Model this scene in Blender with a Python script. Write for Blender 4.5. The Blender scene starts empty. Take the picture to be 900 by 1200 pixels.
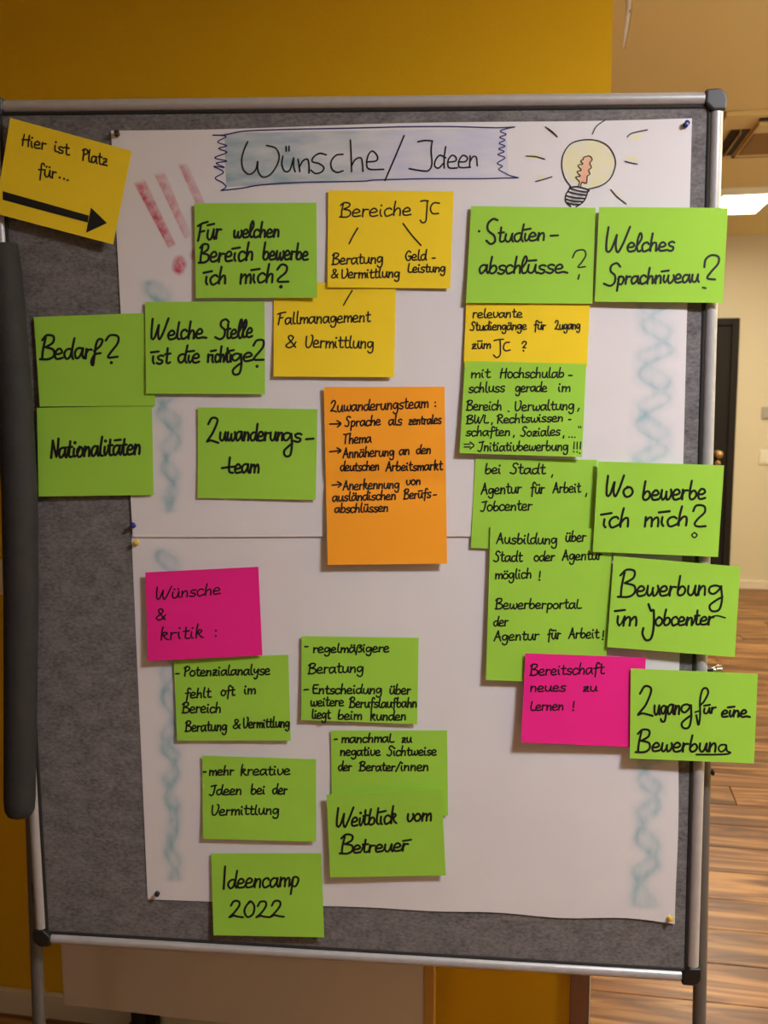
import bpy, bmesh, math, random
from mathutils import Vector, Matrix, noise
random.seed(7)
# ------------------------------------------------------------------ camera, world, lights, exposure
F_PX = 1150.0
YAW, PITCH, ROLL = -0.0800, -0.1295, -0.0043
BOARD_Z = 1.215                                  # height of the pinboard's centre
CAM = Vector((0.190, -1.642, BOARD_Z + 0.286))
sc = bpy.context.scene
_f = Vector((math.sin(YAW)*math.cos(PITCH), math.cos(YAW)*math.cos(PITCH), math.sin(PITCH)))
_r0 = Vector((math.cos(YAW), -math.sin(YAW), 0)); _u0 = _r0.cross(_f)
_r = _r0*math.cos(ROLL) + _u0*math.sin(ROLL); _u = -_r0*math.sin(ROLL) + _u0*math.cos(ROLL)
cd = bpy.data.cameras.new('camera'); cam = bpy.data.objects.new('camera', cd); sc.collection.objects.link(cam)
cd.sensor_fit = 'VERTICAL'; cd.sensor_height = 36; cd.lens = 36*F_PX/1200; cd.clip_start = .05
m3 = Matrix((_r, _u, -_f)).transposed(); cam.matrix_world = Matrix.Translation(CAM) @ m3.to_4x4()
sc.camera = cam
cd.dof.use_dof = True; cd.dof.focus_distance = 1.68; cd.dof.aperture_fstop = 6.5
sc.view_settings.view_transform = 'Standard'; sc.view_settings.look = 'None'
sc.view_settings.gamma = 1; sc.view_settings.use_curve_mapping = False
sc.view_settings.exposure = 0.0
w = bpy.data.worlds.new('world'); sc.world = w; w.use_nodes = True
w.node_tree.nodes['Background'].inputs[0].default_value = (1, .85, .62, 1)
w.node_tree.nodes['Background'].inputs[1].default_value = .03
# room frame: the room is turned a little against the pinboard
BETA = 0.10
EX = Vector((math.cos(BETA), -math.sin(BETA), 0)); EY = Vector((math.sin(BETA), math.cos(BETA), 0))
CEIL = 2.53
def ray(px, py): return (_f*F_PX + _r*(px-450) - _u*(py-600)).normalized()
def zhit(px, py, z):                             # where the photo's pixel meets a horizontal plane
    d = ray(px, py); return CAM + d*((z-CAM.z)/d.z)
def ab(p): v = p - Vector((CAM.x, CAM.y, 0)); return v.dot(EX), v.dot(EY)
def W(a, b, z): return Vector((CAM.x, CAM.y, 0)) + EX*a + EY*b + Vector((0, 0, z))
def bhit(px, py, b):
    d = ray(px, py); t = b/d.dot(EY); p = CAM + d*t; return p
def P(px, py, off=0.0):                          # a point on the board's front plane, off metres towards the viewer
    d = ray(px, py); return CAM + d*((-off-CAM.y)/d.y)
# ceiling lamps (each panel's light is an area light right under its diffuser)
def area(name, a, b, sx, sy, power, col=(1, .80, .55), z=None, tilt=None):
    l = bpy.data.lights.new(name, 'AREA'); l.shape = 'RECTANGLE'; l.size = sx; l.size_y = sy; l.energy = power; l.color = col
    o = bpy.data.objects.new(name, l); o.location = W(a, b, (CEIL-.045) if z is None else z); o.rotation_euler = (0, 0, -BETA)
    sc.collection.objects.link(o); return o
_la, _lb = ab(zhit(868, 233, CEIL))
COOL, WARM = (.93, .95, 1), (1, .91, .72)
_l0, _l1 = ab(zhit(836, 236, CEIL))[0], ab(zhit(893, 236, CEIL))[0]
LAMPS = [(1.05, .62, .5, .3, 49.0, COOL), (2.75, 2.9, .6, .6, 34.0, WARM), ((_l0+_l1)/2, _lb, _l1-_l0, .62, 34.0, WARM), (-.9, -1.6, .6, .3, 1.0, COOL)]
for i, (a, b, sx, sy, pw, cl) in enumerate(LAMPS): area('ceiling_light_source', a, b, sx*.9, sy*.9, pw, cl)
for a, b, pw in ((3.5, 4.4, 56.0), (2.7, 1.7, 84.0)):          # fill lights added at the right, outside the frame, to brighten the ceiling
    o = area('ceiling_fill_light', a, b, .25, .12, pw, (1, .98, .84), 1.75); o.rotation_euler = (math.pi, 0, 0)

# ------------------------------------------------------------------ helpers
COL = sc.collection
def tag(o, label=None, cat=None, group=None, kind=None):
    if label: o['label'] = label
    if cat: o['category'] = cat
    if group: o['group'] = group
    if kind: o['kind'] = kind
    return o
def empty(name, loc, label=None, cat=None, group=None):
    o = bpy.data.objects.new(name, None); o.location = loc; o.empty_display_size = .05; COL.objects.link(o)
    bpy.context.view_layer.update() if False else None
    return tag(o, label, cat, group)
def obj(name, verts, faces, mat, parent=None, smooth=False, cols=None):
    me = bpy.data.meshes.new(name)
    base = parent_origin(parent)
    me.from_pydata([tuple(Vector(v)-base) for v in verts], [], faces); me.materials.append(mat)
    if smooth: me.polygons.foreach_set('use_smooth', [True]*len(me.polygons))
    if cols is not None:
        at = me.color_attributes.new('dens', 'FLOAT_COLOR', 'POINT')
        for i, c in enumerate(cols): at.data[i].color = (c[0], c[1], 0, 1) if isinstance(c, tuple) else (c, 0, 0, 1)
    me.update()
    o = bpy.data.objects.new(name, me); COL.objects.link(o)
    if parent is not None: o.parent = parent
    return o
def parent_origin(p):
    v = Vector((0, 0, 0))
    while p is not None: v += p.location; p = p.parent
    return v
class MB:
    def __init__(s): s.v = []; s.f = []
    def box(s, c, x, y, z):                      # centre and three half-axis vectors
        n = len(s.v)
        for k in (-1, 1):
            for j in (-1, 1):
                for i in (-1, 1): s.v.append(c + x*i + y*j + z*k)
        for q in ((0,2,3,1),(4,5,7,6),(0,1,5,4),(2,6,7,3),(0,4,6,2),(1,3,7,5)): s.f.append([n+i for i in q])
        return s
    def tube(s, pts, rad, n=16, flat=None, caps=True):
        rs = rad if isinstance(rad, (list, tuple)) else [rad]*len(pts)
        prev = None; b0 = len(s.v)
        for i, p in enumerate(pts):
            t = (pts[min(i+1, len(pts)-1)] - pts[max(i-1, 0)]).normalized()
            if prev is None:
                a = Vector((0, 1, 0)) if abs(t.y) < .9 else Vector((1, 0, 0)); a = (a - t*a.dot(t)).normalized()
            else: a = (prev - t*prev.dot(t)).normalized()
            prev = a; b = t.cross(a)
            for k in range(n):
                th = 2*math.pi*k/n
                s.v.append(p + a*(math.cos(th)*rs[i]*(flat or 1)) + b*(math.sin(th)*rs[i]))
        for i in range(len(pts)-1):
            for k in range(n):
                q = b0+i*n; s.f.append([q+k, q+(k+1)%n, q+n+(k+1)%n, q+n+k])
        if caps:
            s.f.append([b0+k for k in range(n)][::-1]); s.f.append([b0+(len(pts)-1)*n+k for k in range(n)])
        return s
    def lathe(s, c, ax, prof, n=16):             # prof: (distance along ax, radius)
        return s.tube([c+ax*h for h, r in prof], [r for h, r in prof], n) if False else s._lathe(c, ax, prof, n)
    def _lathe(s, c, ax, prof, n):
        a = Vector((0, 0, 1)) if abs(ax.z) < .9 else Vector((1, 0, 0)); a = (a-ax*a.dot(ax)).normalized(); b = ax.cross(a); b0 = len(s.v)
        for h, r in prof:
            for k in range(n):
                th = 2*math.pi*k/n; s.v.append(c+ax*h+a*math.cos(th)*r+b*math.sin(th)*r)
        for i in range(len(prof)-1):
            for k in range(n): q = b0+i*n; s.f.append([q+k, q+(k+1)%n, q+n+(k+1)%n, q+n+k])
        s.f.append([b0+k for k in range(n)][::-1]); s.f.append([b0+(len(prof)-1)*n+k for k in range(n)])
        return s
    def build(s, name, mat, parent=None, smooth=False, bevel=0):
        o = obj(name, s.v, s.f, mat, parent, smooth)
        bm = bmesh.new(); bm.from_mesh(o.data); bmesh.ops.recalc_face_normals(bm, faces=bm.faces)
        bm.to_mesh(o.data); bm.free()
        if smooth:
            try: o.data.set_sharp_from_angle(angle=math.radians(40))
            except Exception: pass
        if bevel:
            m = o.modifiers.new('bevel', 'BEVEL'); m.width = bevel; m.segments = 3; m.limit_method = 'ANGLE'
        return o
def srgb(r, g, b):
    f = lambda c: (c/255/12.92) if c/255 <= .04045 else ((c/255+.055)/1.055)**2.4
    return (f(r), f(g), f(b), 1)
def mat(name, col, rough=.6, metal=0, nscale=None, namt=.1, bump=0, bscale=200, emit=None, estr=0, spec=.5, stretch=None, sheen=0, trans=0):
    m = bpy.data.materials.new(name); m.use_nodes = True; nt = m.node_tree; N = nt.nodes; L = nt.links
    b = N['Principled BSDF']; b.inputs['Base Color'].default_value = col; b.inputs['Roughness'].default_value = rough
    b.inputs['Metallic'].default_value = metal; b.inputs['Specular IOR Level'].default_value = spec
    tc = N.new('ShaderNodeTexCoord')
    src = tc.outputs['Object']
    if stretch:
        mp = N.new('ShaderNodeMapping'); mp.inputs['Scale'].default_value = stretch; L.new(src, mp.inputs[0]); src = mp.outputs[0]
    if nscale:
        n = N.new('ShaderNodeTexNoise'); n.inputs['Scale'].default_value = nscale; n.inputs['Detail'].default_value = 6; L.new(src, n.inputs['Vector'])
        r = N.new('ShaderNodeMapRange'); r.inputs[1].default_value = .3; r.inputs[2].default_value = .7; r.inputs[3].default_value = 1-namt; r.inputs[4].default_value = 1+namt
        L.new(n.outputs[0], r.inputs[0])
        x = N.new('ShaderNodeVectorMath'); x.operation = 'SCALE'; x.inputs[0].default_value = col[:3]; L.new(r.outputs[0], x.inputs['Scale'])
        L.new(x.outputs[0], b.inputs['Base Color'])
    if bump:
        n2 = N.new('ShaderNodeTexNoise'); n2.inputs['Scale'].default_value = bscale; n2.inputs['Detail'].default_value = 4; L.new(src, n2.inputs['Vector'])
        bp = N.new('ShaderNodeBump'); bp.inputs['Strength'].default_value = bump; bp.inputs['Distance'].default_value = .002; L.new(n2.outputs[0], bp.inputs['Height']); L.new(bp.outputs[0], b.inputs['Normal'])
    if emit: b.inputs['Emission Color'].default_value = emit; b.inputs['Emission Strength'].default_value = estr
    return m
def paper_mat(name, col): return mat(name, col, .75, nscale=9, namt=.02, bump=.45, bscale=13, spec=.25)
M = dict(
    green=paper_mat('green_card_paper', srgb(158, 212, 72)), yellow=paper_mat('yellow_card_paper', srgb(246, 214, 44)),
    orange=paper_mat('orange_card_paper', srgb(255, 168, 44)), pink=paper_mat('pink_card_paper', srgb(238, 36, 146)),
    white=paper_mat('white_poster_paper', srgb(224, 221, 229)),
    ink=mat('black_marker_ink', srgb(14, 13, 18), .45), blueink=mat('blue_marker_ink', srgb(38, 34, 110), .5),
    alu=mat('brushed_aluminium', srgb(184, 184, 190), .38, .35, nscale=60, namt=.05, stretch=(1, 1, 1)),
    pole=mat('grey_lacquered_steel', srgb(104, 102, 102), .45, .4), seam=mat('black_rubber_seam', srgb(34, 33, 35), .7),
    cap=mat('dark_grey_plastic', srgb(66, 68, 76), .45), black=mat('black_plastic', srgb(20, 20, 22), .5),
    unseen=mat('grey_wall_paint', srgb(128, 128, 132), .85), roll=mat('charcoal_foam', srgb(43, 42, 45), .8, nscale=40, namt=.15, bump=.3, bscale=150),
    ywall=mat('ochre_yellow_wall_paint', srgb(228, 178, 20), .7, bump=.15, bscale=160, spec=.2),
    cream=mat('cream_wall_paint', srgb(216, 206, 180), .8, bump=.15, bscale=160, spec=.2),
    ceil=mat('ceiling_paint', srgb(238, 222, 166), .9, spec=.1),
    base=mat('white_baseboard', srgb(226, 212, 190), .5), panel=mat('white_laminate_panel', srgb(214, 204, 196), .25),
    tan=mat('beech_edge_band', srgb(196, 150, 76), .4), brown=mat('dark_brown_wood', srgb(120, 78, 58), .5, nscale=30, namt=.15, stretch=(1, 1, .1)),
    door=mat('black_brown_door', srgb(36, 31, 28), .6, spec=.2), brass=mat('brass', srgb(190, 160, 110), .3, .9),
    cass=mat('air_conditioner_plastic', srgb(226, 206, 150), .6), slot=mat('dark_slot', srgb(52, 36, 20), .8), grille=mat('grey_brown_grille', srgb(150, 118, 70), .8),
    switch=mat('white_switch', srgb(228, 224, 206), .4), gswitch=mat('grey_switch', srgb(170, 165, 150), .4),
    lamp=mat('lamp_diffuser', (1, .9, .7, 1), .5, emit=(1, .86, .62, 1), estr=14),
    pred=mat('dark_red_pin', srgb(70, 26, 22), .35), pblue=mat('blue_pin', srgb(24, 44, 130), .3), pyel=mat('yellow_pin', srgb(214, 176, 60), .3),
    gap=mat('dark_gap', srgb(104, 66, 38), .8), chrome=mat('chrome', srgb(220, 220, 225), .15, 1), hang=mat('white_plastic_strip', srgb(245, 242, 250), .4),
)
# felt: mottled grey fleece
def felt_mat():
    m = bpy.data.materials.new('grey_felt'); m.use_nodes = True; nt = m.node_tree; N = nt.nodes; L = nt.links; b = N['Principled BSDF']
    tc = N.new('ShaderNodeTexCoord'); mp = N.new('ShaderNodeMapping'); mp.inputs['Scale'].default_value = (1, 1, 1.7); L.new(tc.outputs['Object'], mp.inputs[0])
    n1 = N.new('ShaderNodeTexNoise'); n1.inputs['Scale'].default_value = 120; n1.inputs['Detail'].default_value = 8; n1.inputs['Roughness'].default_value = .72
    n2 = N.new('ShaderNodeTexNoise'); n2.inputs['Scale'].default_value = 26; n2.inputs['Detail'].default_value = 4
    L.new(mp.outputs[0], n1.inputs['Vector']); L.new(mp.outputs[0], n2.inputs['Vector'])
    mx = N.new('ShaderNodeMix'); mx.data_type = 'FLOAT'; mx.inputs[0].default_value = .3; L.new(n1.outputs[0], mx.inputs[2]); L.new(n2.outputs[0], mx.inputs[3])
    cr = N.new('ShaderNodeValToRGB'); cr.color_ramp.elements[0].position = .34; cr.color_ramp.elements[0].color = srgb(84, 81, 85); cr.color_ramp.elements[1].position = .66; cr.color_ramp.elements[1].color = srgb(140, 137, 140)
    L.new(mx.outputs[0], cr.inputs[0]); L.new(cr.outputs[0], b.inputs['Base Color']); b.inputs['Roughness'].default_value = 1; b.inputs['Specular IOR Level'].default_value = .1
    bp = N.new('ShaderNodeBump'); bp.inputs['Strength'].default_value = .5; bp.inputs['Distance'].default_value = .002; L.new(n1.outputs[0], bp.inputs['Height']); L.new(bp.outputs[0], b.inputs['Normal'])
    return m
M['felt'] = felt_mat()
def chalk(name, col, dens=.8, scale=70, lo=.35, hi=.7, col2=None, ground=srgb(224, 221, 229), grain=(1, 1, 1)):
    """pigment rubbed on paper: dens (red) = how much, green = towards the second colour"""
    m = bpy.data.materials.new(name); m.use_nodes = True; nt = m.node_tree; N = nt.nodes; L = nt.links; b = N['Principled BSDF']
    b.inputs['Roughness'].default_value = .8; b.inputs['Specular IOR Level'].default_value = .2
    at = N.new('ShaderNodeAttribute'); at.attribute_name = 'dens'; sp = N.new('ShaderNodeSeparateColor'); L.new(at.outputs['Color'], sp.inputs[0])
    tc = N.new('ShaderNodeTexCoord'); mp = N.new('ShaderNodeMapping'); mp.inputs['Scale'].default_value = grain; mp.inputs['Rotation'].default_value = (0, .35, 0); L.new(tc.outputs['Object'], mp.inputs[0])
    n = N.new('ShaderNodeTexNoise'); n.inputs['Scale'].default_value = scale; n.inputs['Detail'].default_value = 6; L.new(mp.outputs[0], n.inputs['Vector'])
    r = N.new('ShaderNodeMapRange'); r.inputs[1].default_value = lo; r.inputs[2].default_value = hi; r.inputs[3].default_value = .45; r.inputs[4].default_value = 1; L.new(n.outputs[0], r.inputs[0])
    a = N.new('ShaderNodeMath'); a.operation = 'MULTIPLY'; L.new(sp.outputs[0], a.inputs[0]); L.new(r.outputs[0], a.inputs[1])
    a2 = N.new('ShaderNodeMath'); a2.operation = 'MULTIPLY'; a2.inputs[1].default_value = dens; a2.use_clamp = True; L.new(a.outputs[0], a2.inputs[0])
    c2_ = N.new('ShaderNodeMix'); c2_.data_type = 'RGBA'; c2_.inputs[6].default_value = col; c2_.inputs[7].default_value = col2 or col; L.new(sp.outputs[1], c2_.inputs[0])
    mx = N.new('ShaderNodeMix'); mx.data_type = 'RGBA'; mx.inputs[6].default_value = ground; L.new(c2_.outputs[2], mx.inputs[7]); L.new(a2.outputs[0], mx.inputs[0]); L.new(mx.outputs[2], b.inputs['Base Color'])
    return m
M['cblue'] = chalk('blue_chalk', srgb(140, 180, 196), 1.0, 60, grain=(1, 1, .5)); M['cpink'] = chalk('crimson_chalk', srgb(194, 72, 98), 1.25, 90)
M['cteal'] = chalk('teal_and_lilac_crayon', srgb(134, 166, 180), 1.0, 30, col2=srgb(186, 192, 226), grain=(.5, 1, 2.2)); M['cyel'] = chalk('pale_yellow_crayon', srgb(228, 224, 128), .8, 40)
M['cred'] = chalk('pale_red_crayon', srgb(240, 160, 142), .9, 60, ground=srgb(222, 221, 180)); M['cgrey'] = chalk('grey_crayon', srgb(120, 122, 132), .9, 60)
def wood_mat():
    m = bpy.data.materials.new('oak_laminate'); m.use_nodes = True; nt = m.node_tree; N = nt.nodes; L = nt.links; b = N['Principled BSDF']
    tc = N.new('ShaderNodeTexCoord'); oi = N.new('ShaderNodeObjectInfo'); mp = N.new('ShaderNodeMapping'); mp.inputs['Scale'].default_value = (.9, 9, 1)
    ad = N.new('ShaderNodeVectorMath'); ad.operation = 'ADD'; sx = N.new('ShaderNodeVectorMath'); sx.operation = 'SCALE'; sx.inputs[0].default_value = (37, 91, 13); L.new(oi.outputs['Random'], sx.inputs['Scale'])
    L.new(tc.outputs['Object'], mp.inputs[0]); L.new(mp.outputs[0], ad.inputs[0]); L.new(sx.outputs[0], ad.inputs[1])
    n = N.new('ShaderNodeTexNoise'); n.inputs['Scale'].default_value = 1.6; n.inputs['Detail'].default_value = 6; n.inputs['Distortion'].default_value = 1.6; L.new(ad.outputs[0], n.inputs['Vector'])
    cr = N.new('ShaderNodeValToRGB'); e = cr.color_ramp.elements; e[0].position = .38; e[0].color = srgb(98, 60, 30); e[1].position = .62; e[1].color = srgb(176, 130, 80)
    x = e.new(.5); x.color = srgb(138, 92, 52)
    L.new(n.outputs[0], cr.inputs[0])
    hv = N.new('ShaderNodeHueSaturation'); r = N.new('ShaderNodeMapRange'); r.inputs[3].default_value = .78; r.inputs[4].default_value = 1.15; L.new(oi.outputs['Random'], r.inputs[0]); L.new(r.outputs[0], hv.inputs['Value']); L.new(cr.outputs[0], hv.inputs['Color'])
    L.new(hv.outputs[0], b.inputs['Base Color']); b.inputs['Roughness'].default_value = .38
    return m
M['wood'] = wood_mat()

# ------------------------------------------------------------------ the room
BY = ab(zhit(0, 1182, 0))[1]                      # yellow wall plane
BF = ab(zhit(880, 690, 0))[1]                     # far wall plane
aE = ab(bhit(704, 600, BY))[0]                    # free end of the yellow wall
A0, A1, B0 = -3.2, 3.9, -2.6
def slab(name, a0, a1, b0, b1, z0, z1, m, parent=None, kind='structure', bevel=0):
    c = W((a0+a1)/2, (b0+b1)/2, (z0+z1)/2)
    o = MB().box(c, EX*((a1-a0)/2), EY*((b1-b0)/2), Vector((0, 0, (z1-z0)/2))).build(name, m, parent, bevel=bevel)
    if kind: o['kind'] = kind
    return o
floor = slab('floor', A0, A1, B0, BF+.1, -.12, -.010, M['gap'])
slab('ceiling', A0, A1, B0, BF+.1, CEIL, CEIL+.1, M['ceil'])
slab('wall_yellow', A0, aE, BY, BY+.14, -.012, CEIL, M['ywall'])
slab('wall_back', A0, A1, BF, BF+.12, -.012, CEIL, M['cream'])
slab('wall_right', A1, A1+.1, B0, BF+.1, -.012, CEIL, M['cream'])
slab('wall_left', A0-.1, A0, B0, BF+.1, -.012, CEIL, M['unseen'])
slab('wall_front', A0, A1, B0-.1, B0, -.012, CEIL, M['unseen'])
slab('baseboard_yellow_wall', A0, aE-.005, BY-.016, BY, 0, .062, M['base'], bevel=.003)
slab('baseboard_back', A0, A1, BF-.015, BF, 0, .062, M['base'], bevel=.003)
# floor planks: laid along the room's width, staggered
pw, plen, k = .170, 1.28, 0
protos = {}
def plank(a0, a1, b0, b1):
    L_ = round(a1-a0, 3); key = (L_, round(b1-b0, 3))
    if key not in protos:
        me = bpy.data.meshes.new('plank'); hx, hy = (a1-a0)/2-.0012, (b1-b0)/2-.0012; e = .0022
        v = [(-hx, -hy, -.009), (hx, -hy, -.009), (hx, hy, -.009), (-hx, hy, -.009), (-hx, -hy, -.0015), (hx, -hy, -.0015), (hx, hy, -.0015), (-hx, hy, -.0015),
             (-hx+e, -hy+e, 0), (hx-e, -hy+e, 0), (hx-e, hy-e, 0), (-hx+e, hy-e, 0)]
        f = [(0, 3, 2, 1), (0, 1, 5, 4), (1, 2, 6, 5), (2, 3, 7, 6), (3, 0, 4, 7), (4, 5, 9, 8), (5, 6, 10, 9), (6, 7, 11, 10), (7, 4, 8, 11), (8, 9, 10, 11)]
        me.from_pydata(v, [], f); me.materials.append(M['wood']); me.update(); protos[key] = me
    o = bpy.data.objects.new('plank', protos[key]); o.location = W((a0+a1)/2, (b0+b1)/2, 0); o.rotation_euler = (0, 0, -BETA); COL.objects.link(o); o.parent = floor
b_ = B0; row = 0
offs = [0, .42, .85, .2, .64, 1.07]
while b_ < BF-.001:
    b1 = min(b_+pw, BF)
    a = A0 - offs[row % 6]
    while a < A1:
        s, e_ = max(a, A0), min(a+plen, A1)
        mid = (s+e_)/2
        if b_ > -.2 and e_-s > .02: plank(s, e_, b_, b1)
        a += plen
    b_ += pw; row += 1
near = slab('floor_rear_area', A0, A1, B0, B0+math.ceil((-.2-B0)/pw)*pw, -.009, 0, M['wood'], floor, None)
near.name = 'plank_field'; near['kind'] = 'stuff'

# door in the far wall
aD = ab(bhit(866, 374, BF))[0]; zD = bhit(866, 373, BF).z
dr = empty('door_1', W(aD-.5, BF, 0)); dr['kind'] = 'structure'
slab('door_leaf', aD-.96, aD-.05, BF-.03, BF-.001, .006, zD-.05, M['door'], dr, None, bevel=.003)
for x0, x1, z0, z1 in ((aD-.05, aD, 0, zD), (aD-1.01, aD-.96, 0, zD), (aD-.96, aD-.05, zD-.05, zD)):
    slab('door_frame', x0, x1, BF-.05, BF-.001, z0, z1, M['door'], dr, None, bevel=.003)
kn = bhit(841, 532, BF-.03)
MB().lathe(kn, -EY, [(0, .028), (.006, .028), (.008, .011), (.035, .011), (.04, .026), (.055, .031), (.07, .026), (.076, .01)], 20).build('door_knob', M['brass'], dr, True)
kh = bhit(841, 543, BF-.03)
MB().lathe(kh, -EY, [(0, .02), (.005, .02), (.006, .016)], 16).build('lock_rosette', M['brass'], dr, True)
# switch plates on the far wall
def plate(name, px0, py0, px1, py1, b, m1, m2, label, cat):
    p0 = bhit(px0, py1, b); p1 = bhit(px1, py0, b); a0, a1 = ab(p0)[0], ab(p1)[0]
    e = empty(name, W((a0+a1)/2, b, p0.z), label, cat)
    slab('cover_plate', a0, a1, b-.012, b-.0005, p0.z, p1.z, m1, e, None, bevel=.003)
    n = 2 if (a1-a0) > .1 else 1; wd = (a1-a0)/n
    for i in range(n): slab('rocker', a0+wd*i+.01, a0+wd*(i+1)-.01, b-.017, b-.0121, p0.z+.012, p1.z-.012, m2, e, None, bevel=.002)
plate('thermostat', 892, 477, 912, 491, BF, M['gswitch'], M['gswitch'], 'grey wall control plate, upper of the two plates right of the dark door', 'switch')
plate('light_switch', 889, 527, 912, 544, BF, M['switch'], M['switch'], 'white switch plate on the cream wall, lower of the two beside the dark door', 'switch')
plate('wall_socket', -22, 655, 8, 695, BY, M['base'], M['base'], 'off-white socket plate on the yellow wall at the far left edge, beside the charcoal roll', 'socket')

# ceiling lamps
def lamp(a, b, sx, sy, label):
    e = empty('ceiling_lamp', W(a, b, CEIL-.04), label, 'lamp')
    for x0, x1, y0, y1 in ((-sx/2-.02, -sx/2, -sy/2-.02, sy/2+.02), (sx/2, sx/2+.02, -sy/2-.02, sy/2+.02), (-sx/2, sx/2, -sy/2-.02, -sy/2), (-sx/2, sx/2, sy/2, sy/2+.02)):
        slab('lamp_frame', a+x0, a+x1, b+y0, b+y1, CEIL-.035, CEIL-.0002, M['switch'], e, None)
    slab('diffuser', a-sx/2, a+sx/2, b-sy/2, b+sy/2, CEIL-.03, CEIL-.0002, M['lamp'], e, None)
for (a, b, sx, sy, pw_, cl_), lb in zip(LAMPS, ('ceiling light panel above and right of the pinboard', 'ceiling light panel over the open floor at the right', 'glowing ceiling light at the right, beyond the air conditioner', 'dim ceiling light panel behind the viewer')):
    lamp(a, b, sx, sy, lb)

# air conditioner cassette in the ceiling
pF = ab(zhit(851, 182, CEIL)); pN = ab(zhit(851, 130, CEIL))
a0, b0c, b1c = pN[0], pN[1], pF[1]; S = b1c-b0c
xf = lambda px, py: (ab(zhit(px, py, CEIL))[0]-a0)/S
yf = lambda px, py: (ab(zhit(px, py, CEIL))[1]-b0c)/S
ac = empty('air_conditioner', W(a0+S*.5, (b0c+b1c)/2, CEIL-.03), 'square ceiling air conditioner with a brown centre grille, right of the pinboard top', 'air conditioner')
def acs(name, x0, x1, y0, y1, z0, z1, m, bevel=0): return slab(name, a0+S*x0, a0+S*x1, b0c+S*y0, b0c+S*y1, CEIL-z1, CEIL-z0, m, ac, None, bevel)
u0, u1, u2 = xf(856, 148), xf(867.5, 148), xf(884, 148); v0, v1 = yf(885, 147), yf(872, 172); ctr = (u2+(v1-v0)*.5+u2*1.0)/1.0-u2*1.0 if False else u2+(v1-v0)*.55
acs('cassette_body', 0, 2*ctr, 0, 1, .0002, .02, M['cass'], .004)
for mir in (0, 1):
    for k_, u in enumerate((u0, u1)):
        xa, xb = (u, u+.045) if not mir else (2*ctr-u-.045, 2*ctr-u)
        acs('air_slot', xa, xb, yf(858, 146), yf(850, 176), .0201, .024, M['slot'])
    xa, xb = (u0+.05, u1-.005) if not mir else (2*ctr-u1+.005, 2*ctr-u0-.05)
    acs('louvre', xa, xb, yf(858, 146), yf(850, 176), .0201, .036, M['cass'], .003)
acs('air_slot', u2-.02, 2*ctr-u2+.02, .06, .11, .0201, .024, M['slot'])
acs('air_slot', u2-.02, 2*ctr-u2+.02, .90, .94, .0201, .024, M['slot'])
acs('inner_panel', u1+.06, 2*ctr-u1-.06, .14, .88, .0201, .032, M['cass'], .004)
acs('intake_grille', u2, 2*ctr-u2, v0, v1, .0321, .036, M['grille'])

# white panel on castors in front of the yellow wall
bp = BY-.13
q0 = bhit(68, 1104, bp); q1 = bhit(509, 1130, bp); zb = bhit(75, 1178, bp).z
a0, a1 = ab(bhit(74, 1170, bp))[0], ab(q1)[0]
fl = empty('folding_table', W((a0+a1)/2, bp+.02, 0), 'white tabletop folded upright behind the pinboard, seen below its lower edge', 'table')
slab('tabletop', a0, a1-.022, bp, bp+.022, zb, .74, M['panel'], fl, None, bevel=.003)
slab('edge_band', a1-.022, a1, bp-.001, bp+.023, zb, .74, M['tan'], fl, None, bevel=.002)
for aa in (ab(bhit(150, 1190, bp))[0], a1-.25):
    MB().tube([W(aa, bp+.05, .03), W(aa, bp+.05, .6)], .016, 12).build('leg', M['black'], fl, True)
    slab('foot', aa-.03, aa+.03, bp-.03, bp+.105, .03, .052, M['black'], fl, None, bevel=.004)
    for bb in (bp-.01, bp+.085): MB().lathe(W(aa-.012, bb, .0215), EX, [(0, .016), (.002, .0205), (.022, .0205), (.024, .016)], 16).build('castor', M['black'], fl, True)
# dark brown board standing at the end of the yellow wall
ta0, ta1 = ab(bhit(668, 1160, BY-.03))[0], ab(bhit(692, 1160, BY-.03))[0]
bb_ = empty('wooden_board', W((ta0+ta1)/2, BY-.03, 0), 'narrow dark brown wooden board standing against the free end of the yellow wall', 'board')
slab('board_face', ta0, ta1-.003, BY-.034, BY-.0165, 0, 1.0, M['brown'], bb_, None, bevel=.001)
slab('lit_edge', ta1-.0028, ta1, BY-.036, BY-.0165, 0, 1.0, M['base'], bb_, None)  # pale strip stands in for light catching the board's edge

# hanger from the ceiling
hb = ab(zhit(735, -6, CEIL))[1]
hg = empty('ceiling_hanger', bhit(737, 0, hb), 'thin white and chrome hanger dangling from the ceiling at the top edge', 'hanger')
h0 = ab(zhit(737, -6, CEIL)); top = W(h0[0], hb, CEIL-.0005)
MB().tube([top, bhit(736.5, 12, hb), bhit(733.5, 34, hb), bhit(730.5, 55, hb)], [.009, .0085, .005, .002], 10, flat=.3).build('strip', M['hang'], hg, True)
MB().tube([bhit(740.5, -5, hb-.01), bhit(740, 13, hb-.01), bhit(736.5, 34, hb-.01), bhit(732.5, 57, hb-.01)], .0022, 8).build('wire', M['chrome'], hg, True)
MB().lathe(bhit(738.5, 13, hb-.016), -EY, [(-.006, .003), (0, .0045), (.004, .003)], 10).build('rivet', M['chrome'], hg, True)

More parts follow.
